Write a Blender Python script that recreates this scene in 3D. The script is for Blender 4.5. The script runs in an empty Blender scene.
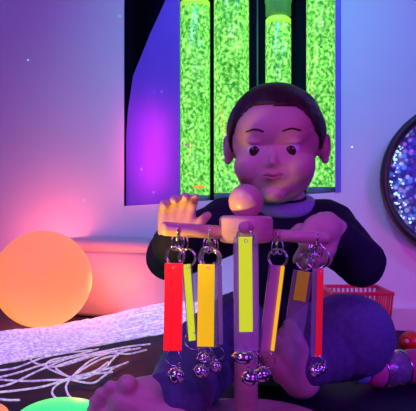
import bpy, bmesh, math, random
from mathutils import Vector, Matrix, Quaternion, noise

random.seed(7)
S = bpy.context.scene
C = S.collection
F, CX, CY, H = 600.0, 208.0, 205.5, 0.275


def P(px, py, Y):
    """a point seen at that place of the photograph, Y metres away"""
    return Vector(((px - CX) / F * Y, Y, H - (py - CY) / F * Y))


# ------------------------------------------------------------------ materials
def mat(name, col, rough=0.5, metal=0.0, emit=None, estr=0.0, trans=0.0, sheen=0.0, coat=0.0, sss=0.0, alpha=1.0):
    m = bpy.data.materials.new(name)
    m.use_nodes = True
    b = m.node_tree.nodes['Principled BSDF']
    b.inputs['Base Color'].default_value = (*col, 1)
    b.inputs['Roughness'].default_value = rough
    b.inputs['Metallic'].default_value = metal
    b.inputs['Transmission Weight'].default_value = trans
    b.inputs['Sheen Weight'].default_value = sheen
    b.inputs['Coat Weight'].default_value = coat
    b.inputs['Alpha'].default_value = alpha
    if sss:
        b.inputs['Subsurface Weight'].default_value = sss
        b.inputs['Subsurface Radius'].default_value = (0.008, 0.004, 0.002)
        b.inputs['Subsurface Scale'].default_value = 0.5
    if emit:
        b.inputs['Emission Color'].default_value = (*emit, 1)
        b.inputs['Emission Strength'].default_value = estr
    return m


def nd(m, typ, **kw):
    n = m.node_tree.nodes.new(typ)
    for k, v in kw.items():
        if k in n.inputs:
            n.inputs[k].default_value = v
        else:
            setattr(n, k, v)
    return n


def ln(m, a, ao, b, bi):
    m.node_tree.links.new(a.outputs[ao], b.inputs[bi])


def bsdf(m):
    return m.node_tree.nodes['Principled BSDF']


def ramp(m, stops):
    r = nd(m, 'ShaderNodeValToRGB')
    e = r.color_ramp.elements
    while len(e) < len(stops):
        e.new(0.5)
    for i, (p, c) in enumerate(stops):
        e[i].position = p
        e[i].color = (*c, 1)
    return r


def mottle(m, c1, c2, scale=8.0, stretch=(1, 1, 1), bump=0.0, detail=4.0):
    co = nd(m, 'ShaderNodeTexCoord')
    mp = nd(m, 'ShaderNodeMapping')
    mp.inputs['Scale'].default_value = stretch
    n = nd(m, 'ShaderNodeTexNoise', Scale=scale, Detail=detail)
    ln(m, co, 'Object', mp, 'Vector')
    ln(m, mp, 'Vector', n, 'Vector')
    r = ramp(m, [(0.3, c1), (0.7, c2)])
    ln(m, n, 'Fac', r, 'Fac')
    ln(m, r, 'Color', bsdf(m), 'Base Color')
    if bump:
        bp = nd(m, 'ShaderNodeBump', Strength=bump, Distance=0.002)
        ln(m, n, 'Fac', bp, 'Height')
        ln(m, bp, 'Normal', bsdf(m), 'Normal')
    return m


M = {}
M['wall'] = mottle(mat('wall_paint', (.78, .78, .8), .75), (.76, .76, .79), (.8, .8, .82), 5, bump=.05)
M['base'] = mat('baseboard_paint', (.75, .7, .75), .45)
M['floor'] = mottle(mat('dark_mat', (.015, .01, .035), .6), (.011, .007, .026), (.02, .014, .045), 20, bump=.2)
bsdf(M['floor']).inputs['Specular IOR Level'].default_value = .2
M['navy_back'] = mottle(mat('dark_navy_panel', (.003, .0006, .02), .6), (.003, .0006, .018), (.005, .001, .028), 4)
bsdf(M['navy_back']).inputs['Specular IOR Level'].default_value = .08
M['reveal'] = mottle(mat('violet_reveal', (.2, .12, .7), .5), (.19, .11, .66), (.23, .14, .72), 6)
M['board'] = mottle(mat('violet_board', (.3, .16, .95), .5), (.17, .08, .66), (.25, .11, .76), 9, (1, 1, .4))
M['skin'] = mottle(mat('skin', (.72, .46, .38), .5, sss=.15), (.7, .43, .36), (.76, .5, .42), 30)
M['lip'] = mottle(mat('lip', (.55, .2, .2), .4), (.52, .18, .18), (.6, .24, .23), 60)
M['eye_white'] = mottle(mat('eye_white', (.8, .8, .82), .15), (.78, .78, .8), (.84, .84, .86), 50)
M['iris'] = mottle(mat('iris', (.05, .025, .015), .1), (.03, .015, .01), (.09, .04, .02), 300)
M['hair'] = mottle(mat('dark_hair', (.03, .012, .01), .5), (.018, .007, .006), (.05, .02, .015), 90, (1, 1, .18), bump=.6)
M['sweater'] = mottle(mat('navy_knit', (.005, .006, .022), .9), (.004, .005, .018), (.007, .009, .03), 220, (1, 1, .5), bump=.35)
M['collar'] = mottle(mat('pale_collar', (.35, .45, .6), .8), (.33, .42, .56), (.4, .5, .65), 120, bump=.2)
M['trouser'] = mottle(mat('slate_jersey', (.105, .105, .24), .85, sheen=.12), (.09, .09, .21), (.12, .12, .27), 160, bump=.35)
M['wood'] = mottle(mat('pale_wood', (.7, .42, .38), .38, coat=.2), (.66, .39, .35), (.75, .47, .43), 18, (1, 1, 7), bump=.05)
M['chrome'] = mottle(mat('chrome', (.85, .85, .88), .14, 1.0), (.8, .8, .84), (.9, .9, .92), 40)
M['slot'] = mat('bell_slot_dark', (.01, .01, .015), .5)
M['vinyl'] = mottle(mat('grey_vinyl', (.54, .42, .46), .5), (.52, .4, .44), (.57, .45, .49), 14, bump=.1)


def clear_mat(name, tint, through=.72, diff=(.6, .55, .8)):
    m = bpy.data.materials.new(name)
    m.use_nodes = True
    nt = m.node_tree
    nt.nodes.clear()
    o = nd(m, 'ShaderNodeOutputMaterial')
    t = nd(m, 'ShaderNodeBsdfTransparent')
    t.inputs['Color'].default_value = (*tint, 1)
    p = nd(m, 'ShaderNodeBsdfPrincipled')
    p.inputs['Base Color'].default_value = (*diff, 1)
    p.inputs['Roughness'].default_value = .08
    p.inputs['Coat Weight'].default_value = .5
    fr = nd(m, 'ShaderNodeLayerWeight', Blend=.35)
    mr = nd(m, 'ShaderNodeMapRange')
    mr.inputs['To Min'].default_value = 1 - through
    mr.inputs['To Max'].default_value = .8
    mx = nd(m, 'ShaderNodeMixShader')
    ln(m, fr, 'Facing', mr, 'Value')
    ln(m, mr, 'Result', mx, 'Fac')
    ln(m, t, 'BSDF', mx, 1)
    ln(m, p, 'BSDF', mx, 2)
    ln(m, mx, 'Shader', o, 'Surface')
    return m


M['clear'] = clear_mat('clear_acrylic', (.96, .94, 1))
M['clear_bottle'] = clear_mat('clear_plastic', (.97, .9, .97), .8, (.6, .45, .6))


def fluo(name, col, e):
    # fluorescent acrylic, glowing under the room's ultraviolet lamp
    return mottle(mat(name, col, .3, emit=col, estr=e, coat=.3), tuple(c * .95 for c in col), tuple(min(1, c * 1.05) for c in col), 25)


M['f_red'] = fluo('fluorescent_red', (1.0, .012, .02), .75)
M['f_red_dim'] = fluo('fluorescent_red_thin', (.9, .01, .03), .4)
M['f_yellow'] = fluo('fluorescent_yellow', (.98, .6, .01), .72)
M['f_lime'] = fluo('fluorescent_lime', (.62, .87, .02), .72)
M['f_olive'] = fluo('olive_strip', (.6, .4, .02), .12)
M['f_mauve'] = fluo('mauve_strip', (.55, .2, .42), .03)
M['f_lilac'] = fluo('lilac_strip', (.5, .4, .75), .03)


def tube_mat(name, seed):
    m = mat(name, (.03, .2, .02), .25, coat=.4)
    b = bsdf(m)
    co = nd(m, 'ShaderNodeTexCoord')
    mp = nd(m, 'ShaderNodeMapping')
    mp.inputs['Location'].default_value = (seed, seed * .7, seed * 1.3)
    ln(m, co, 'Object', mp, 'Vector')
    n = nd(m, 'ShaderNodeTexNoise', Scale=115.0, Detail=2.5, Roughness=.55)
    ln(m, mp, 'Vector', n, 'Vector')
    r = ramp(m, [(.33, (.02, .2, .03)), (.43, (.09, .5, .05)), (.52, (.2, .8, .1)), (.63, (.45, 1.0, .25)), (.74, (.75, 1, .55))])
    ln(m, n, 'Fac', r, 'Fac')
    n2 = nd(m, 'ShaderNodeTexNoise', Scale=22.0, Detail=1.0)
    ln(m, mp, 'Vector', n2, 'Vector')
    r2 = ramp(m, [(.3, (.75, .8, .8)), (.7, (1.1, 1.1, 1.0))])
    ln(m, n2, 'Fac', r2, 'Fac')
    mx = nd(m, 'ShaderNodeMix', data_type='RGBA', blend_type='MULTIPLY')
    mx.inputs[0].default_value = 1
    ln(m, r, 'Color', mx, 6)
    ln(m, r2, 'Color', mx, 7)
    ln(m, mx, 2, b, 'Emission Color')
    b.inputs['Emission Strength'].default_value = 1.12
    return m


M['lit_top'] = mat('lit_water_surface', (.2, .4, .05), .3, emit=(.42, .9, .06), estr=.9)
M['tube_air'] = mat('tube_headspace', (.05, .22, .06), .3, emit=(.06, .3, .07), estr=.55)
M['tube_base'] = mottle(mat('grey_tube_foot', (.12, .14, .2), .5), (.1, .12, .18), (.15, .17, .24), 12)
M['fish'] = mottle(mat('orange_fish', (1, .3, .02), .4, emit=(1, .4, .03), estr=.6), (1, .25, .02), (1, .42, .04), 90)
M['bead'] = mottle(mat('magenta_bead', (.8, .03, .6), .3, emit=(.8, .03, .6), estr=.6), (.75, .02, .55), (.85, .05, .65), 90)
M['ring_frame'] = mottle(mat('dark_green_frame', (.02, .03, .03), .35), (.014, .022, .022), (.03, .042, .04), 14)


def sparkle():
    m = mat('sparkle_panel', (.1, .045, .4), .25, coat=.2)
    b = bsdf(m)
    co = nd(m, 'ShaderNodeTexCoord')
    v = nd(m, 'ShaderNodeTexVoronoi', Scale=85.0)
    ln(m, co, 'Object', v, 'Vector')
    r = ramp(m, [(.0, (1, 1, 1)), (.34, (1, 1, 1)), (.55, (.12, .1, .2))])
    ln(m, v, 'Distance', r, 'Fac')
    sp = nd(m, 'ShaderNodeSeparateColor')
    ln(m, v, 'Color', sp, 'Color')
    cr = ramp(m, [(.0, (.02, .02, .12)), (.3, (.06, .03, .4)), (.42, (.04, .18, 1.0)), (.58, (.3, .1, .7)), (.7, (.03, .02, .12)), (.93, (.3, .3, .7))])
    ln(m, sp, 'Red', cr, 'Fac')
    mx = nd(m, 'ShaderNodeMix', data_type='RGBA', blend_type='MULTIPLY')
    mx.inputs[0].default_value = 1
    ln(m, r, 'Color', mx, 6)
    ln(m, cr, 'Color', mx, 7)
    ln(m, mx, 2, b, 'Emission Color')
    b.inputs['Emission Strength'].default_value = 1.0  # specks of the round disc are drawn with emission
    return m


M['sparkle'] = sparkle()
M['led_dot'] = mottle(mat('pale_speck', (.5, .8, .75), .3, emit=(.5, .85, .75), estr=.9), (.45, .75, .7), (.55, .85, .8), 60)  # pale specks along the disc's edge, drawn with emission
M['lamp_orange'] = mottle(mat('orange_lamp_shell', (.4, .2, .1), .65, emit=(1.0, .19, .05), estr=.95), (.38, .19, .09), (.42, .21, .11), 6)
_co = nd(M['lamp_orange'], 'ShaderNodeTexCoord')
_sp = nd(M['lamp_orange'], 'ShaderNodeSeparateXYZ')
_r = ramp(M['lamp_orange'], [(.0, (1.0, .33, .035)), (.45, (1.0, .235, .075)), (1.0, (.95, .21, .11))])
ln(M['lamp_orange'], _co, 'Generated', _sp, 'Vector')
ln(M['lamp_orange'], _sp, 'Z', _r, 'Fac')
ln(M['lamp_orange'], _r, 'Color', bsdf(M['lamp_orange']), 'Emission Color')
M['lamp_green'] = mottle(mat('green_lamp_shell', (.2, .6, .3), .35, emit=(.005, .7, .12), estr=1.25), (.18, .58, .28), (.22, .62, .32), 20)
M['lamp_dark'] = mottle(mat('lamp_foot', (.25, .06, .03), .5), (.22, .05, .025), (.28, .07, .035), 20)


def fibre_mat():
    m = mat('lit_fibre', (.75, .65, .85), .35, emit=(.62, .4, .8), estr=.5)
    b = bsdf(m)
    co = nd(m, 'ShaderNodeTexCoord')
    n = nd(m, 'ShaderNodeTexNoise', Scale=150.0, Detail=1.0)
    ln(m, co, 'Object', n, 'Vector')
    r = ramp(m, [(.4, (.5, .3, .75)), (.6, (.95, .8, 1.0))])
    ln(m, n, 'Fac', r, 'Fac')
    ln(m, r, 'Color', b, 'Emission Color')
    return m


M['fibre'] = fibre_mat()
M['basket'] = mottle(mat('red_plastic', (.75, .03, .08), .35), (.7, .025, .07), (.8, .04, .1), 20)
M['toy_red'] = mottle(mat('toy_red', (.75, .03, .02), .25, coat=.4), (.7, .02, .015), (.82, .05, .03), 15)
M['toy_white'] = mat('toy_white', (.8, .75, .8), .3)
M['pink'] = mottle(mat('pink_plastic', (.85, .12, .32), .4), (.8, .1, .28), (.9, .15, .36), 15)
M['lilac_cap'] = mottle(mat('lilac_cap', (.6, .45, .85), .4), (.56, .42, .8), (.64, .48, .9), 15)
M['glitter'] = mottle(mat('silver_glitter', (.75, .65, .8), .3, .6), (.15, .08, .2), (.95, .85, 1), 140, (1, .5, 1), bump=.5)

# ------------------------------------------------------------------ mesh helpers
def obj(name, bm, m, parent=None, smooth=True, loc=None):
    me = bpy.data.meshes.new(name)
    bmesh.ops.recalc_face_normals(bm, faces=bm.faces)
    bm.to_mesh(me)
    bm.free()
    if smooth:
        for p in me.polygons:
            p.use_smooth = True
    for mm in (m if isinstance(m, (list, tuple)) else [m]):
        me.materials.append(mm)
    o = bpy.data.objects.new(name, me)
    C.objects.link(o)
    if parent:
        o.parent = parent
        if parent.parent is None:
            o.matrix_parent_inverse = parent.matrix_basis.inverted()   # the part's mesh is laid out in world space
    return o


def tag(o, label, cat, group=None, kind=None):
    o['label'] = label
    o['category'] = cat
    if group:
        o['group'] = group
    if kind:
        o['kind'] = kind
    return o


def thing(name, label, cat, loc=(0, 0, 0), group=None):
    o = bpy.data.objects.new(name, None)
    C.objects.link(o)
    o.location = loc
    o.empty_display_size = .02
    return tag(o, label, cat, group)


def basis(d, up=Vector((0, 0, 1))):
    d = Vector(d).normalized()
    return d.to_track_quat('Z', 'Y').to_matrix()


def tube(bm, pts, rads, n=12, caps=True, round_ends=False):
    """tube along points"""
    pts = [Vector(p) for p in pts]
    if not isinstance(rads, (list, tuple)):
        rads = [rads] * len(pts)
    rads = list(rads)
    if round_ends:
        a, b = (pts[0] - pts[1]).normalized(), (pts[-1] - pts[-2]).normalized()
        head = [(pts[0] + a * rads[0] * math.sin(t), rads[0] * math.cos(t)) for t in (1.45, 1.1, .75, .4)]
        tail = [(pts[-1] + b * rads[-1] * math.sin(t), rads[-1] * math.cos(t)) for t in (.4, .75, 1.1, 1.45)]
        pts = [h[0] for h in head] + pts + [t[0] for t in tail]
        rads = [h[1] for h in head] + rads + [t[1] for t in tail]
    rings = []
    prev = None
    for i, p in enumerate(pts):
        d = (pts[min(i + 1, len(pts) - 1)] - pts[max(i - 1, 0)]).normalized()
        if prev is None:
            a = d.orthogonal().normalized()
        else:
            a = (prev - d * prev.dot(d)).normalized()
        prev = a
        b = d.cross(a)
        rings.append([bm.verts.new(p + (a * math.cos(2 * math.pi * k / n) + b * math.sin(2 * math.pi * k / n)) * rads[i]) for k in range(n)])
    for r0, r1 in zip(rings, rings[1:]):
        for k in range(n):
            bm.faces.new((r0[k], r0[(k + 1) % n], r1[(k + 1) % n], r1[k]))
    if caps:
        bm.faces.new(rings[0][::-1])
        bm.faces.new(rings[-1])
    return bm


def lathe(bm, prof, c=(0, 0, 0), axis=(0, 0, 1), n=40):
    c = Vector(c)
    R = basis(axis)
    rings = []
    for r, z in prof:
        if r < 1e-6:
            rings.append([bm.verts.new(c + R @ Vector((0, 0, z)))])
        else:
            rings.append([bm.verts.new(c + R @ Vector((r * math.cos(2 * math.pi * k / n), r * math.sin(2 * math.pi * k / n), z))) for k in range(n)])
    for a, b in zip(rings, rings[1:]):
        for k in range(n):
            k2 = (k + 1) % n
            if len(a) == 1 and len(b) == 1:
                continue
            if len(a) == 1:
                bm.faces.new((a[0], b[k], b[k2]))
            elif len(b) == 1:
                bm.faces.new((a[k], a[k2], b[0]))
            else:
                bm.faces.new((a[k], a[k2], b[k2], b[k]))
    return bm


def ellipsoid(bm, c, r, R=None, u=20, v=12):
    mx = Matrix.Translation(Vector(c)) @ (R.to_4x4() if R else Matrix()) @ Matrix.Diagonal((r[0], r[1], r[2], 1))
    bmesh.ops.create_uvsphere(bm, u_segments=u, v_segments=v, radius=1, matrix=mx)
    return bm


def capsule(bm, a, ra, b, rb, n=16):
    """closed tapered capsule (for voxel union)"""
    return tube(bm, [a, Vector(a).lerp(Vector(b), .5), b], [ra, (ra + rb) / 2, rb], n, True, True)


def torus(bm, c, R, r, axis, n=28, k=8, sx=1.0):
    B = basis(axis)
    c = Vector(c)
    g = []
    for i in range(n):
        t = 2 * math.pi * i / n
        d = B @ Vector((math.cos(t), math.sin(t), 0))
        ax = B @ Vector((0, 0, 1))
        ce = c + Vector((d.x * R, d.y * R, d.z * R * sx))
        g.append([bm.verts.new(ce + (d * math.cos(2 * math.pi * j / k) + ax * math.sin(2 * math.pi * j / k)) * r) for j in range(k)])
    for i in range(n):
        for j in range(k):
            bm.faces.new((g[i][j], g[(i + 1) % n][j], g[(i + 1) % n][(j + 1) % k], g[i][(j + 1) % k]))
    return bm


def box(bm, c, size, R=None, bev=0.0, seg=2):
    t = bmesh.new()
    mx = Matrix.Translation(Vector(c)) @ (R.to_4x4() if R else Matrix()) @ Matrix.Diagonal((size[0], size[1], size[2], 1))
    bmesh.ops.create_cube(t, size=1, matrix=mx)
    if bev:
        bmesh.ops.bevel(t, geom=t.edges[:], offset=bev, segments=seg, profile=.5, affect='EDGES')
    me = bpy.data.meshes.new('tmp')
    t.to_mesh(me)
    t.free()
    bm.from_mesh(me)
    bpy.data.meshes.remove(me)
    return bm


def prism(bm, poly, off):
    """polygon extruded by the vector off"""
    a = [bm.verts.new(Vector(p)) for p in poly]
    b = [bm.verts.new(Vector(p) + off) for p in poly]
    n = len(poly)
    bm.faces.new(a)
    bm.faces.new(b[::-1])
    for i in range(n):
        bm.faces.new((a[i], b[i], b[(i + 1) % n], a[(i + 1) % n]))
    return bm


def blob(name, bm, m, parent, voxel, smooth=6, fac=.5, disp=None, cut=None):
    """union of the closed shapes in bm into ONE continuous skin"""
    me = bpy.data.meshes.new(name + '_src')
    bmesh.ops.recalc_face_normals(bm, faces=bm.faces)
    bm.to_mesh(me)
    bm.free()
    o = bpy.data.objects.new(name + '_src', me)
    C.objects.link(o)
    r = o.modifiers.new('r', 'REMESH')
    r.mode = 'VOXEL'
    r.voxel_size = voxel
    if smooth:
        s = o.modifiers.new('s', 'SMOOTH')
        s.factor = fac
        s.iterations = smooth
    dg = bpy.context.evaluated_depsgraph_get()
    ev = o.evaluated_get(dg)
    new = bpy.data.meshes.new_from_object(ev)
    bpy.data.objects.remove(o)
    bpy.data.meshes.remove(me)
    b2 = bmesh.new()
    b2.from_mesh(new)
    bpy.data.meshes.remove(new)
    if disp:
        b2.normal_update()
        for v in b2.verts:
            v.co += v.normal * disp(v.co)
    if cut:
        bmesh.ops.delete(b2, geom=[v for v in b2.verts if cut(v.co)], context='VERTS')
    return obj(name, b2, m, parent)


def spline(pts, n=10):
    """Catmull-Rom through points"""
    p = [Vector(q) for q in pts]
    p = [p[0] * 2 - p[1]] + p + [p[-1] * 2 - p[-2]]
    out = []
    for i in range(1, len(p) - 2):
        for k in range(n):
            t = k / n
            a, b, c, d = p[i - 1], p[i], p[i + 1], p[i + 2]
            out.append(.5 * ((2 * b) + (c - a) * t + (2 * a - 5 * b + 4 * c - d) * t * t + (3 * b - a - 3 * c + d) * t ** 3))
    out.append(p[-2])
    return out


# ------------------------------------------------------------------ room
SL = -.357
W0 = 1.478
wn = Vector((-SL, 1, 0)).normalized()      # into the wall
wt = Vector((1, SL, 0)).normalized()       # along the wall, to the right


def WY(px):
    return W0 / (1 - SL * (px - CX) / F)


def onwall(px, py, off=0.0):
    return P(px, py, WY(px)) + wn * off


def wallpt(X, Z, off=0.0):
    return Vector((X, W0 + SL * X, Z)) + wn * off


hole = [onwall(124, 206), onwall(341, 192), onwall(341, -75), onwall(124, -75)]
out = [wallpt(-1.6, 0), wallpt(1.6, 0), wallpt(1.6, 1.3), wallpt(-1.6, 1.3)]
bm = bmesh.new()
a = [bm.verts.new(p) for p in out]
b = [bm.verts.new(p) for p in hole]
a2 = [bm.verts.new(p + wn * .06) for p in out]
b2 = [bm.verts.new(p + wn * .06) for p in hole]
for i in range(4):
    j = (i + 1) % 4
    bm.faces.new((a[i], a[j], b[j], b[i]))
    bm.faces.new((a2[i], b2[i], b2[j], a2[j]))
    bm.faces.new((a[i], a2[i], a2[j], a[j]))
    bm.faces.new((b[i], b[j], b2[j], b2[i]))
o = obj('wall_back', bm, M['wall'], smooth=False)
o['kind'] = 'structure'
bm = bmesh.new()
prism(bm, [(-2.6, -.6, 0), (2.6, -.6, 0), (1.6, W0 + SL * 1.6, 0), (-1.6, W0 - SL * 1.6, 0), (-2.6, 1.9, 0)], Vector((0, 0, -.04)))
o = obj('floor', bm, M['floor'], smooth=False)
o['kind'] = 'structure'
bm = bmesh.new()
Rw = Matrix((wt, wn, Vector((0, 0, 1)))).transposed()
c = wallpt(.35, .0265, -.008)
box(bm, c, (2.5, .014, .053), Rw, .003)
o = obj('baseboard_back', bm, M['base'], smooth=False)
o['kind'] = 'structure'

# ---- niche
niche = thing('display_niche', 'dark recessed niche in the wall behind the child holding green bubble tubes', 'niche', hole[0])
D = .215
bk = [hole[0] + wn * D - wt * .04, hole[1] + wn * D - wt * .075, hole[2] + wn * D - wt * .075, hole[3] + wn * D - wt * .04]
fr = [p + wn * .061 for p in hole]
bm = bmesh.new()
prism(bm, bk, wn * .012)
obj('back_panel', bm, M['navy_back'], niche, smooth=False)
bm = bmesh.new()
prism(bm, [fr[1] - wt * .001, bk[1], bk[2], fr[2] - wt * .001], wt * .01)
prism(bm, [hole[1] - wt * .012 - wn * .003, hole[1] - wn * .003, hole[2] - wn * .003, hole[2] - wt * .012 - wn * .003], wn * .06)
obj('right_reveal', bm, M['reveal'], niche, smooth=False)
bm = bmesh.new()
prism(bm, [fr[0], bk[0], bk[3], fr[3]], -wt * .01)
prism(bm, [hole[0] + wt * .0015 - wn * .001, hole[3] + wt * .0015 - wn * .001, fr[3] + wt * .0015, fr[0] + wt * .0015], wt * .002)
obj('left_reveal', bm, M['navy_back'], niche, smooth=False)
bm = bmesh.new()
prism(bm, [fr[0], fr[1], bk[1], bk[0]], Vector((0, 0, -.012)))
obj('sill', bm, M['reveal'], niche, smooth=False)
# slant-topped violet board on the left of the niche
def onboard(px, py):
    Y = WY(px) + .006
    return P(px, py, Y)
bm = bmesh.new()
prism(bm, [onboard(124.6, 205.5), onboard(179, 202), onboard(179, -60), onboard(172, -14), onboard(150, 34), onboard(133, 76), onboard(128, 110), onboard(124.6, 160)], wn * .008)
obj('violet_board', bm, M['board'], niche, smooth=False)
# thin seam rod between the middle tubes
bm = bmesh.new()
tube(bm, [P(257.5, 200, 1.6), P(257.5, -70, 1.6)], .0022, 8)
obj('seam_strip', bm, M['tube_base'], niche)


# ---- bubble tubes
def bubble_tube(px0, px1, dY, label, seed, top=None):
    pm = (px0 + px1) / 2
    Y = WY(pm) + dY
    r = (px1 - px0) / 2 / F * Y
    # sill height under the tube
    f = (WY(pm) * (pm - CX) / F - hole[0].x) / (hole[1].x - hole[0].x)
    zb = hole[0].z + f * (hole[1].z - hole[0].z)
    base = Vector(((pm - CX) / F * Y, Y, zb))
    t = thing('bubble_tube', label, 'bubble tube', base, 'green bubble tubes in the niche')
    z1 = P(pm, -70, Y).z if top is None else P(pm, top, Y).z
    bm = bmesh.new()
    lathe(bm, [(0, zb), (r * 1.0, zb), (r * 1.0, zb + .014), (r * .9, zb + .016), (0, zb + .016)], (base.x, base.y, 0))
    obj('base', bm, M['tube_base'], t)
    bm = bmesh.new()
    lathe(bm, [(0, zb + .017), (r, zb + .017), (r, z1 - .003), (r * .97, z1), (0, z1)], (base.x, base.y, 0))
    obj('water_column', bm, tube_mat('bubbling_water_%d' % seed, seed), t)
    if top is not None:
        bm = bmesh.new()
        lathe(bm, [(0, z1 + .0005), (r * .99, z1 + .0005), (r * .99, z1 + .013), (r * .8, z1 + .0185), (r * .4, z1 + .0215), (0, z1 + .0225)], (base.x, base.y, 0))
        obj('froth', bm, M['lit_top'], t)
        bm = bmesh.new()
        prof = [(r, z1 + .024)]
        for k in range(1, 7):
            z = z1 + .03 + k * .03
            prof += [(r * 1.0, z - .006), (r * 1.06, z - .002), (r * 1.06, z + .002), (r, z + .006)]
        prof = [(0, z1 + .024)] + prof + [(0, prof[-1][1])]
        lathe(bm, prof, (base.x, base.y, 0))
        obj('headspace', bm, M['tube_air'], t)
    else:
        bm = bmesh.new()
        lathe(bm, [(0, z1 + .001), (r, z1 + .001), (r, z1 + .01), (0, z1 + .012)], (base.x, base.y, 0))
        obj('cap', bm, M['tube_base'], t)
    return t, base, r


t1, b1, r1 = bubble_tube(180.3, 210, .075, 'leftmost green bubble tube, beside the violet board, with an orange fish in it', 1, 8)
bubble_tube(214, 249, .085, 'second green bubble tube from the violet board, full to the top', 2)
bubble_tube(265.5, 291, .115, 'narrowest green bubble tube, its water ending below the niche top', 3, 25)
bubble_tube(306.5, 335, .065, 'rightmost green bubble tube, standing against the violet right side of the niche', 4)
# orange fish and magenta bead in front of the left tube's wall (inside the water, against the shell)
c = P(200, 187, b1.y - r1 - .002)
bm = bmesh.new()
ellipsoid(bm, c, (.012, .004, .0045))
prism(bm, [c + Vector((-.010, -.001, 0)), c + Vector((-.02, -.001, .006)), c + Vector((-.017, -.001, 0)), c + Vector((-.02, -.001, -.006))], Vector((0, .002, 0)))
ellipsoid(bm, c + Vector((.002, 0, .004)), (.004, .001, .004))
tag(obj('toy_fish', bm, M['fish']), 'small orange toy fish in the leftmost green bubble tube', 'toy fish')
c = P(187, 145, b1.y - r1 * .72)
bm = bmesh.new()
ellipsoid(bm, c, (.0055, .0055, .0055))
torus(bm, c, .0058, .001, (0, 0, 1))
tag(obj('floating_bead', bm, M['bead']), 'tiny magenta bead in the leftmost green bubble tube', 'bead')

# ---- round sparkle panel on the right
pc = onwall(462, 179, -.001)
R0 = 77 / F * WY(420)
panel = thing('sparkle_wall_panel', 'round dark-framed wall panel with blue and violet sparkles at the right edge', 'light panel', pc)
bm = bmesh.new()
lathe(bm, [(R0 * .88, 0), (R0 * 1.0, 0), (R0 * 1.0, .022), (R0 * .97, .034), (R0 * .91, .034), (R0 * .88, .024), (R0 * .88, 0)], pc, -wn, 72)
obj('frame', bm, M['ring_frame'], panel)
bm = bmesh.new()
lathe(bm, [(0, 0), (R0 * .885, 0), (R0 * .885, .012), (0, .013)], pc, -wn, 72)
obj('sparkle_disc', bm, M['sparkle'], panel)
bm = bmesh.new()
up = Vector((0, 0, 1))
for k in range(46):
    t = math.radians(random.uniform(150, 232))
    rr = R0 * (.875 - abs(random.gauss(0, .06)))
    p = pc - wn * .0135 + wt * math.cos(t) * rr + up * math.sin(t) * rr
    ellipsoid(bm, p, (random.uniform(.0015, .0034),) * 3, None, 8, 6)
obj('pale_dots', bm, M['led_dot'], panel)['kind'] = 'stuff'

# ------------------------------------------------------------------ left side: lamp, bench, fibres
Yl = 1.33
lc = P(43, 279, Yl)
Rl = 48.3 / F * Yl
lamp = thing('globe_lamp', 'large glowing orange ball lamp on the floor beside the padded bench', 'lamp', (lc.x, lc.y, 0))
bm = bmesh.new()
prof = []
for k in range(0, 41):
    a = -math.pi / 2 + math.pi * k / 40
    r, z = Rl * math.cos(a), lc.z + Rl * math.sin(a)
    if z < .006:
        z = .006
    prof.append((max(r, 0), z))
prof[0] = (0, .006)
prof[-1] = (0, lc.z + Rl)
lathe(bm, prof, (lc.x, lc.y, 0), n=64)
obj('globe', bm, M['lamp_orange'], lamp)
bm = bmesh.new()
lathe(bm, [(0, 0), (.042, 0), (.042, .0055), (0, .0055)], (lc.x, lc.y, 0))
obj('foot', bm, M['lamp_dark'], lamp)

# padded bench along the wall
bc = wallpt(-.17, 0, -.055)
bench = thing('padded_bench', 'grey padded vinyl bench against the wall, lit orange by the ball lamp', 'bench', (bc.x, bc.y, 0))
L = .34
Rb = Rw
hb = P(120, 239, 1.47).z
bm = bmesh.new()
box(bm, bc + Vector((0, 0, hb / 2 - .014)), (L, .1, hb - .03), Rb, .012, 3)
obj('body', bm, M['vinyl'], bench)
bm = bmesh.new()
box(bm, bc + Vector((0, 0, hb - .016)) - wn * .002, (L + .012, .103, .034), Rb, .0145, 4)
obj('padded_lid', bm, M['vinyl'], bench)


def floor_pt(px, py, z=.002):
    Y = (H - z) * F / (py - CY)
    return Vector(((px - CX) / F * Y, Y, z))


# thick spread of lit fibres (nobody could count them)
cu = bpy.data.curves.new('fibre_spread', 'CURVE')
cu.dimensions = '3D'
cu.bevel_depth = .0013
cu.bevel_resolution = 1
for k in range(560):
    s = random.random()
    q = random.random()
    # control rows: (px, upper py, lower py, upper lift, lower lift)
    rows = [(232, 312, 338, .05, .004), (195, 303, 333, .062, .006), (165, 303, 333, .058, .006), (120, 314, 341, .034, .005),
            (70, 324, 350, .014, .004), (20, 331, 360, .010, .003), (-30, 336, 368, .006, .003), (-90, 340, 372, .004, .002)]
    pts = []
    w = s
    for (px, u, d, lu, ld) in rows:
        w = min(1, max(0, w + random.gauss(0, .035)))
        py = u + (d - u) * w
        lift = (lu + (ld - lu) * w) * (.35 + .65 * q) + .002
        pts.append(floor_pt(px + random.uniform(-5, 5), py, lift))
    pts = spline(pts, 6)
    pts = [p + Vector((0, random.gauss(0, .0013), abs(random.gauss(0, .0011)))) for p in pts]
    sp = cu.splines.new('POLY')
    sp.points.add(len(pts) - 1)
    for i, p in enumerate(pts):
        sp.points[i].co = (*p, 1)
cu.materials.append(M['fibre'])
o = bpy.data.objects.new('fibre_spread', cu)
C.objects.link(o)
tag(o, 'thick spread of pale lavender fibre-optic strands across the dark floor', 'fibre-optic strands', None, 'stuff')

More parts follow.
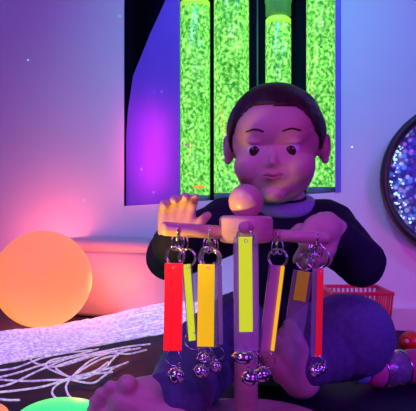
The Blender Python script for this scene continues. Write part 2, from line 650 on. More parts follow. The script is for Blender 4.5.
loose = [
    ([(112, 352), (80, 356), (45, 364), (20, 372), (0, 377), (-15, 379)], 'loose fibre-optic strand just below the thick spread, running to the left edge'),
    ([(130, 349), (100, 354), (60, 366), (38, 364), (29, 357), (30, 349)], 'loose fibre-optic strand curling up in a small hook under the spread'),
    ([(-10, 379), (25, 381), (50, 380), (70, 379), (95, 372), (118, 366)], 'nearly straight loose fibre-optic strand crossing at the knot'),
    ([(-10, 393), (20, 390), (45, 386), (70, 378), (95, 371), (108, 362)], 'lower loose fibre-optic strand rising from the left edge to the knot'),
    ([(70, 379), (58, 384), (52, 392), (58, 400), (68, 403), (80, 404)], 'loose fibre-optic strand bending down from the knot towards the green light'),
    ([(70, 379), (66, 387), (70, 397), (80, 402), (90, 405)], 'shorter loose fibre-optic strand dropping from the knot beside the foot'),
    ([(116, 352), (90, 356), (68, 362), (56, 367), (62, 373), (72, 377), (92, 374), (112, 372)], 'loose fibre-optic strand looping back above the knot'),
    ([(70, 378), (88, 366), (104, 358), (118, 355)], 'loose fibre-optic strand fanning upward and right from the knot'),
    ([(-8, 398), (8, 400), (19, 400)], 'short loose fibre-optic strand end at the lower left edge'),
    ([(140, 348), (122, 352), (112, 360), (106, 367), (88, 377), (72, 379)], 'loose fibre-optic strand zigzagging down beside the trouser leg to the knot'),
    ([(150, 344), (125, 347), (95, 353), (70, 358), (40, 370), (10, 384), (-12, 388)], 'long loose fibre-optic strand sweeping from beside the red pendant to the left edge'),
    ([(146, 350), (128, 354), (110, 353), (92, 360), (80, 369), (71, 378)], 'loose fibre-optic strand dipping beside the trouser leg before reaching the knot'),
    ([(-10, 371), (15, 368), (42, 358), (66, 353), (92, 350)], 'loose fibre-optic strand hugging the lower border of the thick spread'),
    ([(72, 380), (92, 383), (104, 376), (114, 368), (128, 362)], 'loose fibre-optic strand bowing below the knot towards the trouser leg'),
    ([(70, 377), (56, 372), (46, 366), (52, 360), (72, 356), (98, 349)], 'loose fibre-optic strand making a wide bend left of the knot'),
    ([(-6, 333), (6, 331), (17, 330)], 'fibre-optic strand end with a bright tip lying below the orange ball lamp'),
]
for k, (pl, lab) in enumerate(loose):
    z = .0026 + .0021 * (k % 4)
    pts = spline([floor_pt(x, y, z + (.02 if k == 15 else 0)) for x, y in pl], 8)
    bm = bmesh.new()
    tube(bm, pts, .0016, 8, True, True)
    s = obj('fibre_strand', bm, M['fibre'])
    tag(s, lab, 'fibre-optic strand', 'loose fibre-optic strands on the floor')


def puck(px, py, Y, r, h, m, name, label):
    c = P(px, py, Y)
    t = thing(name, label, 'light', (c.x, c.y, 0))
    bm = bmesh.new()
    lathe(bm, [(0, 0), (r * .9, 0), (r * .92, .005), (0, .005)], (c.x, c.y, 0))
    obj('base', bm, M['lamp_dark'], t)
    bm = bmesh.new()
    prof = [(0, .0055), (r * .96, .0055)] + [(r * math.cos(a), .012 + (h - .012) * math.sin(a)) for a in [i * math.pi / 2 / 12 for i in range(12)]] + [(0, h)]
    lathe(bm, prof, (c.x, c.y, 0), n=48)
    obj('dome', bm, m, t)
    return c


gc = puck(60, 425, .73, .057, .036, M['lamp_green'], 'floor_light', 'glowing green domed light on the floor at the bottom, beside the bare foot')
puck(-12, 425, .74, .026, .031, M['lamp_orange'], 'floor_light', 'small glowing orange light at the bottom left corner')

# ------------------------------------------------------------------ right side: basket, red toy, bottle
Yb = 1.16
bx0, bx1 = P(333, 0, Yb).x, P(392, 0, Yb).x
hz = P(0, 292, Yb).z
bcx = (bx0 + bx1) / 2
basket = thing('slatted_basket', 'red slatted plastic basket on the floor behind the raised knee', 'basket', (bcx, Yb + .05, 0))
bw, bd = (bx1 - bx0) / 2, .055


def rim_loop(z, sx, thick, tall, bmx):
    x, y = bw * sx, bd * sx
    for (cx, cy, lx, ly) in ((0, -y, 2 * x + thick, thick), (0, y, 2 * x + thick, thick), (-x, 0, thick, 2 * y), (x, 0, thick, 2 * y)):
        box(bmx, (bcx + cx, Yb + .05 + cy, z), (lx, ly, tall), None, .0012, 1)
bm = bmesh.new()
rim_loop(hz - .003, 1, .006, .007, bm)
obj('rim', bm, M['basket'], basket, smooth=False)
bm = bmesh.new()
rim_loop(.004, .86, .006, .008, bm)
box(bm, (bcx, Yb + .05, .003), (bw * 1.72, bd * 1.72, .004))
obj('bottom', bm, M['basket'], basket, smooth=False)
bm = bmesh.new()
for (ax, ay, bx_, by_, n) in ((-1, -1, 1, -1, 13), (-1, 1, 1, 1, 13), (-1, -1, -1, 1, 8), (1, -1, 1, 1, 8)):
    for i in range(n):
        t = i / (n - 1)
        u, v = ax + (bx_ - ax) * t, ay + (by_ - ay) * t
        p1 = Vector((bcx + u * bw, Yb + .05 + v * bd, hz - .004))
        p0 = Vector((bcx + u * bw * .86, Yb + .05 + v * bd * .86, .006))
        tube(bm, [p0, p1], .0021, 6)
obj('slats', bm, M['basket'], basket)

Yt = 1.12
tc = P(412, 332, Yt)
rt = .022
toy = thing('toy_ladybird', 'small shiny red round toy on the floor at the right edge', 'toy', (tc.x, tc.y, 0))
bm = bmesh.new()
ellipsoid(bm, (tc.x, tc.y, rt * .92), (rt * 1.05, rt, rt * .9), None, 28, 18)
obj('body', bm, M['toy_red'], toy)
for s in (-1, 1):
    bm = bmesh.new()
    ellipsoid(bm, (tc.x - .008 + s * .008, tc.y - rt * .82, rt * 1.15), (.0042, .003, .0045), None, 14, 10)
    obj('eye', bm, M['toy_white'], toy)

# bottle lying down
q0, q1 = P(352, 387, .882), P(428, 362, .94)
q0.z, q1.z = .0285, .0285
ax = (q1 - q0)
ax.z = 0
axn = ax.normalized()
rb = .0255
def bp(d):
    p = q0 + axn * d
    return Vector((p.x, p.y, rb + .0016))
bottle = thing('sensory_bottle', 'pink sensory bottle with silver glitter lying on the floor at the right', 'bottle', (bp(.05).x, bp(.05).y, 0))
bm = bmesh.new()
lathe(bm, [(0, 0), (.012, 0), (.015, .002), (.0155, .012), (.0155, .022), (0, .022)], bp(0), axn)
obj('cap', bm, M['lilac_cap'], bottle)
bm = bmesh.new()
lathe(bm, [(0, .0222), (.0155, .0222), (.019, .026), (rb * .93, .036), (rb, .042), (rb, .047), (0, .047)], bp(0), axn)
obj('shoulder', bm, M['pink'], bottle)
bm = bmesh.new()
lathe(bm, [(0, .0472), (rb, .0472), (rb, .092), (0, .092)], bp(0), axn)
obj('window', bm, M['clear_bottle'], bottle)
bm = bmesh.new()
lathe(bm, [(0, .049), (rb * .84, .049), (rb * .84, .09), (0, .09)], bp(0), axn)
obj('glitter_filling', bm, M['glitter'], bottle)
bm = bmesh.new()
lathe(bm, [(0, .0922), (rb, .0922), (rb, .135), (rb * .9, .14), (0, .14)], bp(0), axn)
obj('foot_end', bm, M['pink'], bottle)
bm = bmesh.new()
torus(bm, bp(.0475), rb, .0016, axn)
torus(bm, bp(.0915), rb, .0016, axn)
obj('band', bm, M['chrome'], bottle)

# ------------------------------------------------------------------ the wooden mobile stand
YS = .70
sc = P(246, 229, YS)
zh = sc.z
stand = thing('mobile_stand', 'pale wooden stand with ball top and pegs, held by the child', 'stand', (sc.x, YS, 0))
bm = bmesh.new()
lathe(bm, [(0, 0), (.104, 0), (.108, .004), (.108, .012), (.103, .0175), (.098, .018), (0, .018)], (sc.x, YS, 0), n=72)
obj('base', bm, M['wood'], stand)
bm = bmesh.new()
lathe(bm, [(0, .0182), (.0138, .0182), (.0138, zh - .015), (0, zh - .015)], (sc.x, YS, 0))
obj('post', bm, M['wood'], stand)
bm = bmesh.new()
hh = .0155
lathe(bm, [(0, -hh), (.027, -hh), (.030, -hh + .0015), (.0313, -hh + .0045), (.0313, hh - .0045), (.030, hh - .0015), (.027, hh), (0, hh)], (sc.x, YS, zh), n=56)
obj('hub', bm, M['wood'], stand)
bm = bmesh.new()
bc_ = P(246, 201.5, YS)
ellipsoid(bm, bc_, (.0203, .0203, .0203), None, 40, 28)
obj('ball_top', bm, M['wood'], stand)
dl0, dl1 = sc + Vector((-.028, -.004, -.004)), P(161.5, 228.5, .665)
dr0, dr1 = sc + Vector((.028, .004, -.007)), P(329, 238.5, .715)
df0, df1 = sc + Vector((0, -.028, .002)), P(244, 227.5, .612)
db0, db1 = sc + Vector((0, .028, 0)), sc + Vector((.002, .062, .004))
for a, b, r in ((dl0, dl1, .0079), (dr0, dr1, .0072), (df0, df1, .0062), (db0, db1, .0072)):
    bm = bmesh.new()
    d = (b - a).normalized()
    tube(bm, [a, a.lerp(b, .5), b - d * r * .55, b - d * r * .15, b], [r, r, r, r * .88, r * .55], 24)
    obj('peg', bm, M['wood'], stand)


def along(a, b, px):
    """the point of a peg seen at px"""
    lo, hi = 0.0, 1.0
    for _ in range(40):
        m_ = (lo + hi) / 2
        p = a.lerp(b, m_)
        x = CX + F * p.x / p.y
        if (x < px) == (b.x / b.y > a.x / a.y):
            lo = m_
        else:
            hi = m_
    return a.lerp(b, lo)


hooks = {}
for key, (a, b, px, r) in {'l1': (dl0, dl1, 178, .0079), 'l2': (dl0, dl1, 209.5, .0079), 'r1': (dr0, dr1, 277, .0072), 'r2': (dr0, dr1, 316, .0072)}.items():
    p = along(a, b, px)
    hooks[key] = (p, r)
    bm = bmesh.new()
    # wire staple over the peg: down the front, ending in a loop below
    d = (b - a).normalized()
    side = Vector((0, -1, 0))
    path = [p + Vector((0, -math.sin(t), math.cos(t))) * (r + .0012) for t in (1.2, 1.6, 2.0, 2.6)] + [p + Vector((0, -.001, -r - .004))]
    tube(bm, spline(path, 4), .001, 8)
    ellipsoid(bm, p + Vector((0, -math.sin(1.0), math.cos(1.0))) * (r + .0002), (.0017, .0017, .0017), None, 10, 6)
    obj('staple_hook', bm, M['chrome'], stand)


# ---- pendants
def ring(name, c, R, r, axis, parent, sx=1.0):
    bm = bmesh.new()
    torus(bm, c, R, r, axis, 30, 8, sx)
    return obj(name, bm, M['chrome'], parent)


def bell_mesh(bm, c, r, squash=.8, tilt=None):
    R = tilt or Matrix()
    R = R.to_3x3()
    ax = R @ Vector((0, 0, 1))
    prof = []
    for k in range(0, 25):
        a = -math.pi / 2 + math.pi * k / 24
        rr, z = r * math.cos(a), r * squash * math.sin(a)
        prof.append((max(rr, 0), z))
    prof[0] = (0, -r * squash)
    prof[-1] = (0, r * squash)
    i = 12
    prof = prof[:i] + [(r * 1.0, -r * .06), (r * 1.1, -r * .05), (r * 1.1, r * .05), (r, r * .06)] + prof[i + 1:]
    lathe(bm, prof, c, ax, 32)


def bell(c, r, parent, squash=.8, rot=0.0, name='jingle_bell'):
    c = Vector(c)
    bm = bmesh.new()
    Rm = Matrix.Rotation(rot, 3, 'Y')
    bell_mesh(bm, c, r, squash, Rm)
    torus(bm, c + Rm @ Vector((0, 0, r * squash + .0014)), .0019, .0006, (0, 1, 0), 16, 6)
    o = obj(name, bm, M['chrome'], parent)
    bm = bmesh.new()
    for ang in (0.35, 0.35 + math.pi / 2):
        pts = []
        for k in range(13):
            a = -math.pi / 2 + math.radians(-62 + 124 * k / 12)
            u = Vector((math.cos(ang) * math.cos(a) * r * 1.006, math.sin(ang) * math.cos(a) * r * 1.006, r * squash * 1.006 * math.sin(a)))
            pts.append(c + Rm @ u)
        tube(bm, pts, r * .07, 6)
        for q in (pts[0], pts[-1]):
            ellipsoid(bm, q, (r * .15,) * 3, None, 8, 6)
    obj('slot', bm, M['slot'], o)
    return o


def slab(bm, top, bot, w, th, yaw, bev=.001, inset=0.0):
    """bar between two points (its top and bottom centres), w wide, th thick, turned about its length"""
    z = (top - bot).normalized()
    x = Vector((math.cos(yaw), math.sin(yaw), 0))
    x = (x - z * x.dot(z)).normalized()
    y = z.cross(x)
    R = Matrix((x, y, z)).transposed()
    box(bm, (top + bot) / 2, (w, th, (top - bot).length), R, bev, 2)
    return R


def pendant(label, hook, ringc, ringr, top, bot, w, th, yaw, strip, stripw, sname, bells, Y, cover=1.0, shift=0.0, bring=None, link=True, cover_from=0.0, stripth=None):
    """top, bot, ringc in photograph pixels at depth Y"""
    k = Y / F
    T, B = P(*top, Y), P(*bot, Y)
    t = thing('bell_pendant', label, 'pendant', (T.x, Y, T.z), 'acrylic bell pendants hanging from the stand')
    rc = P(*ringc, Y)
    if link:
        hp, hr = hook
        a = hp + Vector((0, -.001, -hr - .0035))
        mid = (a + rc) / 2
        for s in (-1, 1):
            c = Vector((a.x + s * .0036, hp.y - .0012 + s * .001, a.z - .0035))
            ring('chain_link', c, .0044, .0009, (1.0 * s, 1.0, 0), t, 1.9)
    ring('split_ring', rc, ringr * k, .00105, (.25, 1, .05), t)
    ring('split_ring', rc + Vector((.0012, .0022, -.0005)), ringr * k, .00105, (.32, 1, -.03), t)
    bm = bmesh.new()
    slab(bm, T, B, w * k, th, yaw, .0012)
    bar = obj('acrylic_bar', bm, M['clear'], t, smooth=False)
    bm = bmesh.new()
    T2, B2 = T.lerp(B, cover_from), T.lerp(B, cover)
    z = (T - B).normalized()
    x = Vector((math.cos(yaw), math.sin(yaw), 0))
    x = (x - z * x.dot(z)).normalized()
    y = z.cross(x)
    off = x * shift * k - y * (th / 2 + .0006) * (1 if y.y > 0 else -1)
    if stripth:
        off = x * shift * k
    slab(bm, T2 + off, B2 + off, stripw * k, stripth or .0011, yaw, .0003)
    obj('colour_strip', bm, strip, bar, smooth=False)
    # small grommet where the ring passes through
    yy = y if y.y < 0 else -y
    bm = bmesh.new()
    torus(bm, T - z * .004 + yy * (th / 2 + .0012), .0016, .0004, yy, 16, 6)
    obj('grommet', bm, M['chrome'], t)
    if bring:
        for (x_, y_, r_) in bring:
            ring('bell_ring', P(x_, y_, Y - .002), r_ * k, .0007, (.3, 1, .1), t)
    for (x_, y_, r_, dy, sq, ro) in bells:
        bell(P(x_, y_, Y + dy), r_ * k, t, sq, ro)
    return t


YL = .672
pendant('bright red acrylic pendant with one bell, nearest the left end of the peg', hooks['l1'], (174.5, 256), 9.2, (174.5, 263), (173, 350), 18.5, .006, 0, M['f_red'], 18, 'red', [(177, 375, 8.6, 0, .9, .25)], YL, shift=-.4, bring=[(173.5, 358, 8)])
pendant('slim lime green acrylic pendant hanging just behind the red one at the left', (hooks['l1'][0] + Vector((.004, .006, -.001)), .0079), (186.5, 257.5), 8.6, (187, 264), (192.5, 340), 9.5, .005, .35, M['f_lime'], 7, 'lime', [(204, 357, 7, .004, .85, -.2)], YL + .014, shift=-1.2, bring=[(193, 341, 8.5)])
pendant('yellow acrylic pendant with a bell, second from the left end of the peg', hooks['l2'], (208, 257), 9.8, (208, 264), (207, 347), 20, .006, 0, M['f_yellow'], 16.5, 'yellow', [(201.5, 371, 7.6, 0, .9, .2)], YL + .004, cover=.985, shift=-1.6, bring=[(205, 354, 8)])
pendant('clear lilac acrylic pendant half hidden behind the yellow one', (hooks['l2'][0] + Vector((.003, .008, -.002)), .0079), (211, 258), 9.6, (217, 265), (218.5, 344), 9, .006, .3, M['f_lilac'], 4, 'lilac', [(216, 366, 6.5, 0, .95, -.15)], YL + .024, shift=1.5, bring=[(217, 353, 7)])
# front pendant on the peg that points at the viewer
YF = .618
fh = (P(244, 229, YF), .005)
pendant('clear acrylic pendant with a wide lime strip, hanging at the centre before the post', fh, (245, 237), 8.0, (245.5, 236.5), (246.5, 350), 25, .010, 0, M['f_lime'], 13.2, 'lime', [(244, 356, 11.2, -.003, .62, .05), (251, 377, 9.4, .0, .8, .1), (262, 374, 9.0, .004, .85, -.2)], YF, cover=.83, shift=-.6, bring=[(252, 360, 9)], link=False)
YR = .706
pendant('mauve acrylic pendant with a yellow edge, leaning beside the post on the right', hooks['r1'], (277.5, 258), 9.2, (276.5, 265), (266, 351), 15, .006, .25, M['f_mauve'], 12.5, 'mauve', [], YR, shift=-1.0, bring=[(267, 360, 8)])
# its yellow edge strip
pm_ = bpy.data.objects
last = [o for o in bpy.data.objects if o.name.startswith('acrylic_bar')][-1]
T, B = P(282.7, 266, YR - .004), P(272.2, 350.5, YR - .004)
bm = bmesh.new()
slab(bm, T, B, 2.6 * YR / F, .006, .25, .0004)
obj('edge_strip', bm, M['f_yellow'], last, smooth=False)
pendant('clear acrylic pendant with a short olive strip at its top, tilted at the right', (hooks['r2'][0] + Vector((-.002, .004, 0)), .0072), (305, 262), 8.0, (303.5, 271), (292.5, 341), 20, .006, -.2, M['f_olive'], 12, 'olive', [], YR + .012, cover=.42, shift=.5)
pendant('narrow red acrylic pendant at the right end of the peg, turned edge on', hooks['r2'], (317, 257), 11.5, (318, 269), (316, 356), 10, .008, .5, M['f_red_dim'], 7.5, 'red', [(315, 371, 6.5, 0, .9, .4), (321, 368, 6.5, .006, .9, .5)], YR, shift=0, bring=[(317, 361, 6)])

# ------------------------------------------------------------------ the child
child = thing('person', 'small child in a navy jumper sitting on the floor, both hands on the wooden stand', 'person', (P(275, 300, .9).x, .92, 0))
HC = P(275.5, 143, .86)          # head centre
hr = Matrix.Rotation(math.radians(-9), 3, 'Z') @ Matrix.Rotation(math.radians(7), 3, 'X')


def hp_(x, y, z):
    return HC + hr @ Vector((x, y, z))


body = bmesh.new()
# head
ellipsoid(body, hp_(0, .012, .014), (.067, .078, .066), hr, 32, 24)
ellipsoid(body, hp_(0, -.021, -.03), (.0565, .052, .0545), hr, 28, 20)
ellipsoid(body, hp_(0, -.03, .02), (.054, .042, .04), hr, 28, 20)
for s in (-1, 1):
    ellipsoid(body, hp_(s * .029, -.043, -.031), (.027, .027, .026), hr)       # cheek
    ellipsoid(body, hp_(s * .0672, .014, -.008), (.0075, .013, .0185), hr @ Matrix.Rotation(s * .35, 3, 'Z'))   # ear
    torus(body, hp_(s * .073, .017, -.006), .0125, .0033, hr @ Vector((s * 1, -.35, 0)), 20, 8, 1.25)
    ellipsoid(body, hp_(s * .0705, .012, -.024), (.006, .006, .008), hr)
    ellipsoid(body, hp_(s * .024, -.0605, .003), (.0148, .0066, .0042), hr)    # upper lid
    ellipsoid(body, hp_(s * .024, -.0575, -.019), (.0135, .006, .0036), hr)    # lower lid
    ellipsoid(body, hp_(s * .0062, -.0705, -.0265), (.0045, .005, .004), hr)    # nostril wing
capsule(body, hp_(0, -.063, -.006), .0045, hp_(0, -.0745, -.0235), .0062)        # nose
ellipsoid(body, hp_(0, -.0665, -.041), (.019, .008, .011), hr)                   # mouth mound
ellipsoid(body, hp_(0, -.056, -.067), (.017, .014, .012), hr)                    # chin
# neck and trunk under the clothes
NK = P(282, 212, .905)
capsule(body, hp_(0, .02, -.04), .036, NK, .038)
capsule(body, NK, .038, P(278, 290, .93), .062)


def hand(bm, W, fdir, pn, side, L, curls, thumb, elbow, wr=.014):
    """W wrist, fdir towards the fingers, pn palm normal, side = +1/-1 thumb side; returns nothing"""
    f = Vector(fdir).normalized()
    n = Vector(pn)
    n = (n - f * n.dot(f)).normalized()
    s = f.cross(n) * side            # towards the thumb
    pl = L * .5
    wid = L * .52
    kn = []
    for i in range(4):
        u = (.5 - i / 3) * wid * .82
        k = W + f * pl * (1.0, 1.04, 1.0, .9)[i] + s * u
        kn.append(k)
        capsule(bm, W + s * u * .6, L * .135, k, L * .112)
    ellipsoid(bm, W + f * pl * .5, (1, 1, 1) and (L * .2, L * .2, L * .13), Matrix((s, f, n)).transposed() if s.cross(f).dot(n) > 0 else Matrix((-s, f, n)).transposed())
    capsule(bm, W + f * pl * .1 + s * wid * .1, L * .12, W + f * pl * .5 + s * wid * .35 + n * L * .05, L * .1)   # thumb pad
    for i in range(4):
        p = kn[i]
        a = 0.0
        fl = L * (.42, .46, .43, .35)[i]
        spread = s * (.5 - i / 3) * .32
        for j in range(3):
            a += curls[i][j]
            d = ((f + spread) * math.cos(a) + n * math.sin(a)).normalized()
            q = p + d * fl * (.44, .31, .25)[j]
            capsule(bm, p, L * (.094, .087, .079)[j], q, L * (.087, .079, .064)[j], 12)
            p = q
    p = W + f * pl * .42 + s * wid * .38 + n * L * .04
    for j in range(2):
        d = (f * thumb[j][0] + s * thumb[j][1] + n * thumb[j][2]).normalized()
        q = p + d * L * (.24, .2)[j]
        capsule(bm, p, L * (.11, .095)[j], q, L * (.095, .075)[j], 12)
        p = q
    capsule(bm, Vector(elbow), wr * 1.5, W, wr)


# arms: shoulder, elbow, wrist
shL, elL, wrL = P(226, 226, .895), P(171, 256, .815), P(173, 241, .705)
shR, elR, wrR = P(326, 228, .895), P(360, 262, .82), P(328, 222, .775)
# hand at the left, open, palm on the peg's end, fingers up and curling over
hand(body, wrL, (.14, .0, 1), (.1, -1, -.1), 1, .07,
     [(.25, .6, .5), (.4, .75, .6), (.5, .8, .6), (.55, .8, .6)], [(.75, 1, .1), (1, .75, .25)], wrL.lerp(elL, .35))
# hand at the right, behind the peg, fingers hanging down round it
hand(body, wrR, (-.38, -.12, -.9), (.15, 1, .05), -1, .074,
     [(.2, .5, .4), (.25, .5, .4), (.3, .55, .4), (.35, .6, .4)], [(.35, 1, -.1), (.8, .5, .1)], wrR.lerp(elR, .4))
ellipsoid(body, P(321, 230, .768), (.0255, .015, .0215))
ellipsoid(body, P(309, 238, .762), (.016, .012, .018))

# legs: hip, knee, ankle
hpL, knL, anL = P(240, 328, .90), P(209, 350, .84), P(180, 391, .745)
hpR, knR, anR = P(300, 345, .91), P(351, 336, .835), P(304, 363, .80)


def foot(bm, A, toe, upv, L, wid, spread=1):
    """ankle A, toe direction, up vector"""
    f = Vector(toe).normalized()
    u = Vector(upv)
    u = (u - f * u.dot(f)).normalized()
    s = f.cross(u)
    heel = A - f * L * .12 - u * L * .2
    ball = A + f * L * .55 - u * L * .24
    capsule(bm, A, wid * .46, heel, wid * .42)
    capsule(bm, heel, wid * .4, ball, wid * .36)
    capsule(bm, A, wid * .42, A + f * L * .45 - u * L * .1, wid * .34)
    for q in (-1, 1):
        capsule(bm, heel + s * q * wid * .08, wid * .36, ball + s * q * wid * .24, wid * .3)
        ellipsoid(bm, A + s * q * wid * .36 + u * wid * .02, (wid * .15,) * 3)
    for i in range(5):
        t = (i - 2) / 2 * spread
        b0 = ball + s * t * wid * .4 + f * wid * .1
        ln_ = L * (.24, .22, .2, .17, .14)[i if spread > 0 else i]
        r = wid * (.155, .11, .105, .1, .092)[i]
        capsule(bm, b0, r, b0 + f * ln_ * .8 + u * wid * .03, r * .95, 12)
        ellipsoid(bm, b0 + f * ln_ * .9 + u * wid * .03, (r * 1.08,) * 3, None, 12, 8)


capsule(body, knL.lerp(anL, .4), .03, anL, .026)
# the foot at the left stands on its heel, sole towards the viewer, toes in an arc
hlL, blL = P(172, 426, .712), P(124, 402, .708)
capsule(body, anL, .026, hlL, .024)
capsule(body, anL, .025, P(140, 392, .718), .018)
capsule(body, hlL, .024, blL, .021)
capsule(body, hlL, .022, P(112, 416, .708), .018)
capsule(body, P(150, 400, .715), .02, P(128, 394, .708), .016)
for (x_, y_, r_) in ((127, 385, .0125), (110.5, 387.5, .0085), (101, 394, .0082), (95, 402, .0078), (92, 411, .0072)):
    capsule(body, blL.lerp(P(x_, y_, .706), .3), r_ * .95, P(x_, y_, .702), r_)
capsule(body, knR.lerp(anR, .4), .032, anR, .026)
foot(body, P(292, 368, .815), (-.34, -.3, .55), (-.35, .75, .3), .09, .06, 1)
bo = blob('body', body, M['skin'], child, .0021, 7, .5)

# eyes, brows, lips
for s in (-1, 1):
    bm = bmesh.new()
    ellipsoid(bm, hp_(s * .024, -.0545, -.0085), (.0128, .0112, .0112), hr, 24, 16)
    e = obj('eye', bm, M['eye_white'], child)
    bm = bmesh.new()
    ellipsoid(bm, hp_(s * .024 - .001, -.0636, -.0095), (.0073, .003, .0073), hr, 20, 12)
    obj('iris', bm, M['iris'], e)
    bm = bmesh.new()
    tube(bm, spline([hp_(s * .012, -.0705, .0165), hp_(s * .024, -.0685, .020), hp_(s * .037, -.0605, .0165)], 6), [.0008] + [.0011] * 11 + [.0005], 8)
    obj('eyebrow', bm, M['hair'], child)
bm = bmesh.new()
tube(bm, spline([hp_(-.0145, -.0685, -.0415), hp_(-.006, -.0745, -.039), hp_(0, -.0752, -.0402), hp_(.006, -.0745, -.039), hp_(.0145, -.0685, -.0415)], 5), [.0008] + [.002] * 19 + [.0008], 10)
tube(bm, spline([hp_(-.013, -.0685, -.0425), hp_(0, -.0742, -.0455), hp_(.013, -.0685, -.0425)], 8), [.0008] + [.0026] * 15 + [.0008], 10)
obj('lips', bm, M['lip'], child)

# hair
bm = bmesh.new()
ellipsoid(bm, hp_(0, .012, .016), (.0705, .082, .0695), hr, 90, 60)
ellips_inv = hr.inverted()
kill = []
for v in bm.verts:
    l = ellips_inv @ (v.co - HC)
    ang = math.atan2(abs(l.x), -l.y)       # 0 at the face, pi at the back
    line = .05
    if ang > .55:
        line = .05 - min(1, (ang - .55) / .9) * .062
    if ang > 1.7:
        line = -.012 - min(1, (ang - 1.7) / .5) * .03
    if ang > 1.25 and ang < 1.75:
        line = min(line, .008)
    line += .004 * noise.noise(v.co * 40)
    if l.z < line:
        kill.append(v)
bmesh.ops.delete(bm, geom=kill, context='VERTS')
bm.normal_update()
for v in bm.verts:
    l = ellips_inv @ (v.co - HC)
    th = math.atan2(l.x, l.y)
    v.co += v.normal * (.0006 * math.sin(th * 60 + 4 * noise.noise(l * 30)) * (1 - max(0, l.z) / .1) + .0022 * noise.noise(l * 30) + .0004)
ret = bmesh.ops.solidify(bm, geom=bm.faces[:], thickness=.003)
hair = obj('hair', bm, M['hair'], child)

# jumper
sw = bmesh.new()
capsule(sw, P(279, 218, .905), .052, P(279, 262, .93), .068)
capsule(sw, P(279, 262, .93), .068, P(276, 330, .935), .07)
capsule(sw, shL, .043, shR, .043)
for s_, e_, w_ in ((shL, elL, wrL), (shR, elR, wrR)):
    capsule(sw, s_, .044, e_, .0345)
    w2 = e_.lerp(w_, .80 if e_ is elL else .52)
    capsule(sw, e_, .0345, w2, .0225)
    capsule(sw, w2, .0255, e_.lerp(w_, .92 if e_ is elL else .62), .0245)


def folds(co):
    d = 0
    for e_, w_ in ((elL, wrL), (elR, wrR)):
        t = (co - e_).length
        if t < .1:
            d += .0009 * math.sin((co - e_).dot((w_ - e_).normalized()) * 420 + 5 * noise.noise(co * 25)) * (1 - t / .1)
    return d + .0026 * noise.noise(co * 28)


blob('jumper', sw, M['sweater'], child, .004, 5, .5, folds)
bm = bmesh.new()
torus(bm, P(282, 204, .895), .041, .011, (0, -.25, 1), 40, 12)
obj('collar', bm, M['collar'], child)

# trousers
tr = bmesh.new()
ellipsoid(tr, P(274, 345, .94), (.085, .07, .062))
capsule(tr, hpL, .056, knL, .053)
capsule(tr, knL, .053, anL, .042)
capsule(tr, hpR, .06, knR, .061)
capsule(tr, knR, .059, anR.lerp(knR, .12), .036)
aL, aR = (anL - knL).normalized(), (anR - knR).normalized()


torus(tr, anL + (anL - knL).normalized() * .022, .033, .0085, anL - knL, 36, 10)


def folds2(co):
    d = .0022 * noise.noise(co * 22)
    t = (co - knL).dot(aL)
    if -.02 < t and (co - anL).length < .12:
        d += .0022 * math.sin(t * 520 + 3 * noise.noise(co * 20)) * min(1, (t + .02) / .03) * max(0, min(1, ((anL - knL).length - t) / .02))
    t = (co - knR).dot(aR)
    if t > .02:
        d += .0006 * math.sin(t * 420 + 3 * noise.noise(co * 20))
    return d


blob('trousers', tr, M['trouser'], child, .0035, 4, .5, folds2)

# ------------------------------------------------------------------ light
def area(name, loc, target, size, col, power, spread=180):
    l = bpy.data.lights.new(name, 'AREA')
    l.shape = 'DISK'
    l.size = size
    l.color = col
    l.energy = power
    l.spread = math.radians(spread)
    o = bpy.data.objects.new(name, l)
    C.objects.link(o)
    o.location = loc
    o.rotation_euler = (Vector(target) - Vector(loc)).to_track_quat('-Z', 'Y').to_euler()
    return o


def spot(name, loc, target, col, power, deg, blend=.8, size=.03):
    l = bpy.data.lights.new(name, 'SPOT')
    l.color = col
    l.energy = power
    l.spot_size = math.radians(deg)
    l.spot_blend = blend
    l.shadow_soft_size = size
    o = bpy.data.objects.new(name, l)
    C.objects.link(o)
    o.location = loc
    o.rotation_euler = (Vector(target) - Vector(loc)).to_track_quat('-Z', 'Y').to_euler()
    return o


def point(name, loc, col, power, size=.02):
    l = bpy.data.lights.new(name, 'POINT')
    l.color = col
    l.energy = power
    l.shadow_soft_size = size
    o = bpy.data.objects.new(name, l)
    C.objects.link(o)
    o.location = loc
    return o


area('magenta_room_lamp', (.34, .02, .62), (.05, .74, .15), .25, (.72, .02, 1.0), 2.3)
area('violet_room_lamp', (-.7, .2, 1.25), (-.25, 1.5, .45), .4, (.24, .16, 1.0), 7.5)
area('lavender_leg_fill', (-.42, .0, .62), (-.02, .77, .08), .25, (.55, .1, 1.0), 1.3)  # unseen fill added at front left to brighten the trouser leg
spot('cyan_wall_spot', (.02, .75, 1.25), onwall(232, 80), (.06, .62, 1.0), 21, 70, 1.0, .05)
spot('blue_wall_spot', (.75, .6, 1.0), onwall(395, 120), (.06, .27, 1.0), 16, 62, 1.0, .05)
spot('pink_corner_spot', (.75, .6, .28), onwall(410, 285), (1.0, .04, .75), 8, 56, 1.0, .05)
spot('blue_side_spot', (.85, .35, .4), (.22, .83, .1), (.08, .05, 1.0), 12, 40, 1.0, .08)
point('orange_bench_fill', P(97, 284, 1.36), (1.0, .15, .035), 1.0, .03)  # unseen point added beside the ball lamp to boost orange on the bench
point('orange_wall_fill', P(28, 255, 1.49), (1.0, .13, .12), 2.1, .06)  # unseen point added behind the ball lamp to tint the wall
point('green_rim_fill', P(92, 398, .79), (.02, 1.0, .15), .12, .02)  # unseen point added near the green dome for a rim on foot and leg
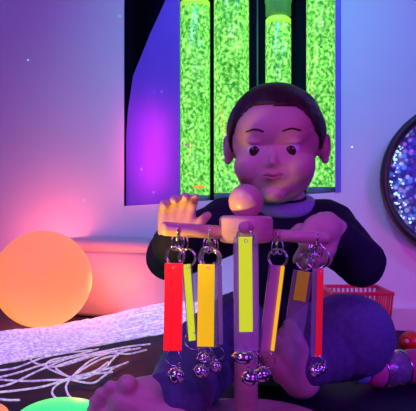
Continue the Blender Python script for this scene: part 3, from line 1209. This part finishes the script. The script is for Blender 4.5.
spot('warm_hand_fill', (-.3, .48, .03), P(178, 230, .67), (1.0, .6, .03), 15, 17, .9, .03)  # unseen spot added low at the left to warm hand and peg
l = bpy.data.lights.new('pink_streak_fill', 'AREA')  # unseen area light added before the board for its pink streak
l.shape = 'RECTANGLE'
l.size, l.size_y = .02, .2
l.color, l.energy, l.spread = (1.0, .02, .38), .17, math.radians(130)
o = bpy.data.objects.new('pink_streak_fill', l)
C.objects.link(o)
o.location = onboard(149, 150) - wn * .085
o.rotation_euler = Matrix((wt, Vector((0, 0, 1)), wt.cross(Vector((0, 0, 1))))).transposed().to_euler()
# star projector dots, thrown by unseen spots added close to the wall
src = Vector((.1, -.3, 1.2))
for x_, y_, off, c_, p_ in ((120, 16, 0, (.05, 1, .2), 90), (28, 60, 0, (.1, .8, .8), 60), (140, 170, .01, (.5, .6, 1), 120), (152, 92, .01, (.05, .5, 1), 100),
                            (160, 92, .01, (.1, .9, .7), 120), (152, 193, .01, (.05, .9, .8), 100), (84, 200, 0, (.2, .5, .9), 60), (352, 147, 0, (.5, .5, 1), 60)):
    t_ = onwall(x_, y_, off)
    spot('star_beam', t_.lerp(src, .14), t_, c_, p_ * .1, 1, .3, 0)

w = bpy.data.worlds.new('world')
S.world = w
w.use_nodes = True
bg = w.node_tree.nodes['Background']
bg.inputs['Color'].default_value = (.2, .08, .6, 1)
bg.inputs['Strength'].default_value = .2

# ------------------------------------------------------------------ camera
cam = bpy.data.cameras.new('camera')
co = bpy.data.objects.new('camera', cam)
C.objects.link(co)
cam.sensor_fit = 'HORIZONTAL'
cam.sensor_width = 36
cam.lens = 36 * F / 416
cam.clip_start = .01
co.location = (0, 0, H)
co.rotation_euler = (math.pi / 2, 0, 0)
S.camera = co
S.view_settings.view_transform = 'Standard'
S.view_settings.look = 'None'
S.view_settings.gamma = 1
S.view_settings.exposure = 0
S.view_settings.use_curve_mapping = False
try:
    S.cycles.use_denoising = True
    S.cycles.transparent_max_bounces = 16
except Exception:
    pass
